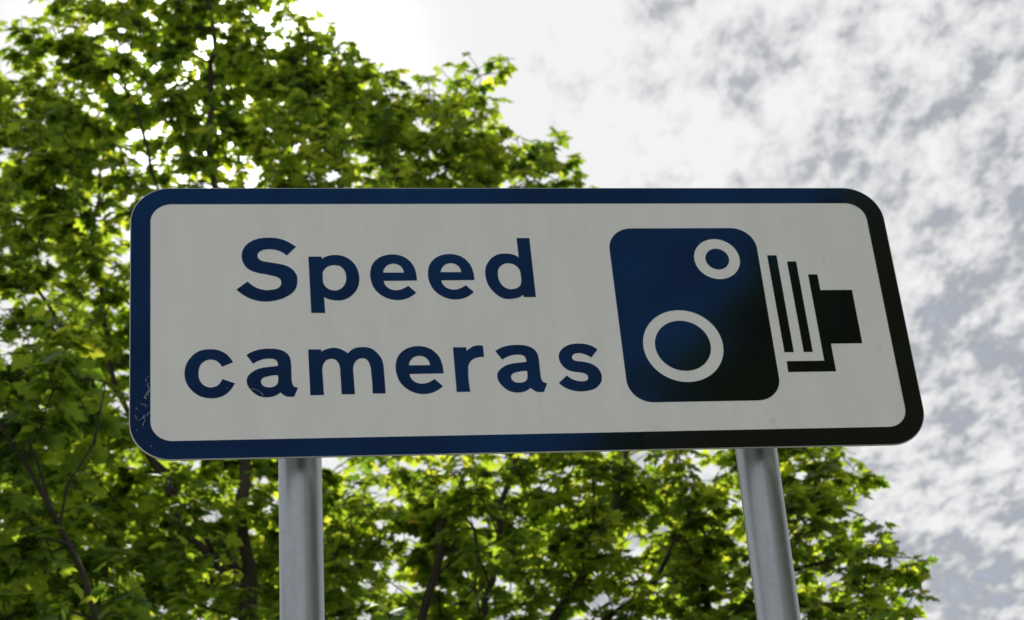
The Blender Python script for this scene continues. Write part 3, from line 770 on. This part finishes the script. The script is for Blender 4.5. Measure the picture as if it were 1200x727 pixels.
def leaves_mesh(name, P, D, NN, S, tint):
    """P base, D towards the tip, NN leaf normal, S size"""
    n = len(P)
    D = D / np.linalg.norm(D, axis=1)[:, None]
    Xv = np.cross(D, NN)
    Xv /= np.linalg.norm(Xv, axis=1)[:, None]
    Zv = np.cross(Xv, D)
    k = len(LEAF_V)
    curl = rng.uniform(0.2, 1.6, n)
    wid = rng.uniform(0.8, 1.1, n)
    V = (P[:, None, :] + S[:, None, None] * (LEAF_V[None, :, 0, None] * wid[:, None, None] * Xv[:, None, :] + LEAF_V[None, :, 1, None] * D[:, None, :]
         + LEAF_Z[None, :, None] * curl[:, None, None] * Zv[:, None, :]))
    V += rng.normal(0, 0.006, V.shape) * S[:, None, None]
    F = (LEAF_F[None] + (np.arange(n) * k)[:, None, None]).reshape(-1, 3)
    me = bpy.data.meshes.new(name)
    me.vertices.add(n * k)
    me.vertices.foreach_set('co', V.reshape(-1).astype(np.float32))
    me.loops.add(len(F) * 3)
    me.loops.foreach_set('vertex_index', F.reshape(-1).astype(np.int32))
    me.polygons.add(len(F))
    me.polygons.foreach_set('loop_start', (np.arange(len(F)) * 3).astype(np.int32))
    me.polygons.foreach_set('loop_total', np.full(len(F), 3, np.int32))
    me.polygons.foreach_set('use_smooth', np.ones(len(F), bool))
    me.update(calc_edges=True)
    at = me.attributes.new('tint', 'FLOAT', 'POINT')
    at.data.foreach_set('value', np.repeat(tint, k).astype(np.float32))
    return me


def frustums(name, segs, sides):
    """one mesh of tapered segments: (p0, p1, r0, r1)"""
    A = np.array([s[0] for s in segs])
    B = np.array([s[1] for s in segs])
    r0 = np.array([s[2] for s in segs])
    r1 = np.array([s[3] for s in segs])
    d = B - A
    L = np.linalg.norm(d, axis=1)
    d /= np.maximum(L, 1e-6)[:, None]
    ref = np.where(np.abs(d[:, 2:3]) < 0.9, np.array([[0, 0, 1.0]]), np.array([[1.0, 0, 0]]))
    a = np.cross(d, ref)
    a /= np.linalg.norm(a, axis=1)[:, None]
    b = np.cross(d, a)
    th = np.arange(sides) * 2 * np.pi / sides
    ring = a[:, None] * np.cos(th)[None, :, None] + b[:, None] * np.sin(th)[None, :, None]
    V = np.concatenate([A[:, None] + ring * r0[:, None, None], (B + d * np.minimum(r1, L * .3)[:, None])[:, None] + ring * r1[:, None, None]], 1)
    n = len(segs)
    i = np.arange(sides)
    j = (i + 1) % sides
    q = np.stack([i, i + sides, j + sides, j], 1)
    F = (q[None] + (np.arange(n) * 2 * sides)[:, None, None]).reshape(-1, 4)
    me = bpy.data.meshes.new(name)
    me.vertices.add(n * 2 * sides)
    me.vertices.foreach_set('co', V.reshape(-1).astype(np.float32))
    me.loops.add(len(F) * 4)
    me.loops.foreach_set('vertex_index', F.reshape(-1).astype(np.int32))
    me.polygons.add(len(F))
    me.polygons.foreach_set('loop_start', (np.arange(len(F)) * 4).astype(np.int32))
    me.polygons.foreach_set('loop_total', np.full(len(F), 4, np.int32))
    me.polygons.foreach_set('use_smooth', np.ones(len(F), bool))
    me.update(calc_edges=True)
    return me


def grow_tree(name, label, base, blobs, stems, dens, leaf_size, rmax, sag=0.0, tint0=0.0, per=12):
    base = np.array(base, float)
    root = empty(name, label, 'tree', tuple(base))
    pos, par, owner, plen = [base.copy()], [-1], [0], [0.0]

    def chain(start, pts, own, step=0.12, jit=0.012):
        cur = start
        for p in pts:
            p = np.array(p, float)
            a = pos[cur]
            k = max(1, int(np.linalg.norm(p - a) / step))
            bow = rng.normal(0, 1, 3) * np.linalg.norm(p - a) * 0.05
            for s in range(1, k + 1):
                f = s / k
                q = a + (p - a) * f + bow * math.sin(math.pi * f) + (rng.normal(0, jit, 3) if s < k else 0)
                pos.append(q)
                par.append(cur)
                owner.append(own)
                plen.append(plen[cur] + np.linalg.norm(q - pos[cur]))
                cur = len(pos) - 1
        return cur
    for si, st in enumerate(stems):
        if si == 0:
            chain(0, st, 0)
        else:
            Pn = np.array(pos)
            d = np.linalg.norm(Pn - np.array(st[0]), axis=1)
            j = int(np.argmin(d))
            if st[0][2] < 4.9 and d[j] > 0.1 and label.startswith('bushy'):
                j = 0
            chain(j, st if d[j] > 0.05 else st[1:], si)
    nstem = len(pos)
    att = []
    for bx_, by_, bz_, r, dn in blobs:
        cnt = max(3, int(dens * dn * (r / 0.25) ** 2 * 1.0))
        for _ in range(cnt):
            dvec = rng.normal(0, 1, 3)
            dvec /= np.linalg.norm(dvec)
            att.append(np.array((bx_, by_, bz_)) + dvec * r * rng.uniform(0.25, 1.0) ** 0.6 * np.array((1, 1.25, 1)))
    att = np.array(att)
    P0 = np.array(pos)
    dmin = np.array([np.min(np.linalg.norm(P0 - a, axis=1)) for a in att])
    tips = []
    for i in np.argsort(dmin):
        a = att[i]
        Pn = np.array(pos)
        pl = np.array(plen)
        d = np.linalg.norm(Pn - a, axis=1)
        # prefer joints below the tip so that branches rise
        up = np.clip(Pn[:, 2] - a[2], 0, None)
        cost = d + 0.18 * pl + 0.9 * up
        cost[d < 0.06] += 1
        j = int(np.argmin(cost))
        tips.append(chain(j, [a], -1, 0.09, 0.006))
    npn = len(pos)
    load = np.zeros(npn)
    for tpi in tips:
        load[tpi] += 1
    for i in range(npn - 1, 0, -1):
        load[par[i]] += load[i]
    rad = 0.0026 * np.maximum(load, 1) ** 0.46
    rad *= rmax / rad[1]
    rad = np.clip(rad, 0.0021, None)
    own = np.array(owner)
    segsets = {}
    for i in range(1, npn):
        p = par[i]
        ra = min(rad[p], rad[i] * 1.35)
        segsets.setdefault(owner[i], []).append((pos[p], pos[i], ra, rad[i]))
    for o_i in sorted(k for k in segsets if k >= 0):
        nm = 'trunk' if o_i == 0 else 'limb'
        o = link(nm, frustums(nm, segsets[o_i], 9), bark, root)
        o.location = tuple(-base)
    # leaves in opposite pairs along the last stretch of every shoot
    LP, LD, LN, LS, LT = [], [], [], [], []
    pet = []
    for tpi in tips:
        cur, hist = tpi, [tpi]
        while len(hist) < 6 and par[cur] >= nstem:
            cur = par[cur]
            hist.append(cur)
        d0 = pos[hist[0]] - pos[par[hist[0]]]
        d0 = d0 / max(np.linalg.norm(d0), 1e-6)
        shoot_t = rng.normal(0.42 + tint0, 0.22)
        count = 0
        for hi, nd in enumerate(hist):
            if count >= per:
                break
            pd = pos[nd] - pos[par[nd]]
            pd = pd / max(np.linalg.norm(pd), 1e-6)
            sidev = np.cross(pd, (0, 0, 1.0)) + rng.normal(0, 0.25, 3)
            sidev /= np.linalg.norm(sidev)
            pairs = [(sidev, 1.0), (-sidev, 1.0)]
            if hi == 0:
                pairs += [(pd, 0.75), (sidev * .6 + pd, 0.6), (pd - sidev * .6, 0.6)]
            if hi % 2 == 1:
                pairs = [(np.cross(sidev, pd) * .8 + pd * .5, 0.9), (sidev * .9 + pd * .6, 1.0), (-sidev * .9 + pd * .6, 1.0)]
            for dv, szf in pairs:
                if rng.random() < 0.12:
                    continue
                dv = dv * 1.0 + pd * 0.5 + rng.normal(0, 0.3, 3)
                dv[2] = dv[2] * 0.4 + 0.15
                dv /= np.linalg.norm(dv)
                s = leaf_size * szf * rng.uniform(0.55, 1.35)
                plg = s * rng.uniform(0.35, 0.8)
                q = pos[nd] + dv * plg
                tipd = dv * np.array((1, 1, 0.2)) + np.array((0, 0, -rng.uniform(0.05, 0.75)))
                nn = np.array((0, 0, 1.0)) + rng.normal(0, 0.38, 3)
                LP.append(q)
                LD.append(tipd)
                LN.append(nn)
                LS.append(s)
                tv = shoot_t + rng.normal(0, 0.10)
                if rng.random() < 0.005:
                    tv = rng.uniform(0.93, 1.0)
                else:
                    tv = min(max(tv, 0.0), 0.88)
                LT.append(tv)
                pet.append((pos[nd], q, 0.0011, 0.0009))
                count += 1
    crown = link('crown', leaves_mesh('crown', np.array(LP), np.array(LD), np.array(LN), np.array(LS), np.array(LT)), leafmat, root)
    crown.location = tuple(-base)
    tw = link('twigs', frustums('twigs', segsets.get(-1, []), 5), bark, crown)
    link('leaf_stalks', frustums('leaf_stalks', pet, 3), leafmat, crown)
    print(name, 'shoots', len(tips), 'leaves', len(LP))
    return root


DENS = 33
grow_tree('maple_tree', 'tall maple tree behind the left half of the sign, crown reaching the top edge', (-1.45, 9.85, 0), BLOBS_A, STEMS_A, DENS * 0.78, 0.072, 0.050)
grow_tree('maple_tree', 'bushy maple tree with several thin stems, spreading below the right half of the sign', (-0.42, 9.6, 0), BLOBS_B, STEMS_B, DENS, 0.066, 0.021, tint0=0.06)
grow_tree('maple_tree', 'nearer maple tree at the lower left edge, with a thin dark leaning stem', (-1.25, 7.75, 0), BLOBS_C, STEMS_C, DENS * 0.52, 0.088, 0.017, tint0=-0.12)
grow_tree('maple_tree', 'tree showing only as a dim dark reflection in the right end of the sign', (6.1, -6.0, 0), BLOBS_D, STEMS_D, 7, 0.16, 0.10, tint0=-0.2)
grow_tree('maple_tree', 'unseen tree added beyond the right edge to put a dark reflection down the posts', (6.9, 2.6, 0), BLOBS_E, STEMS_E, 9, 0.15, 0.10, tint0=-0.3)
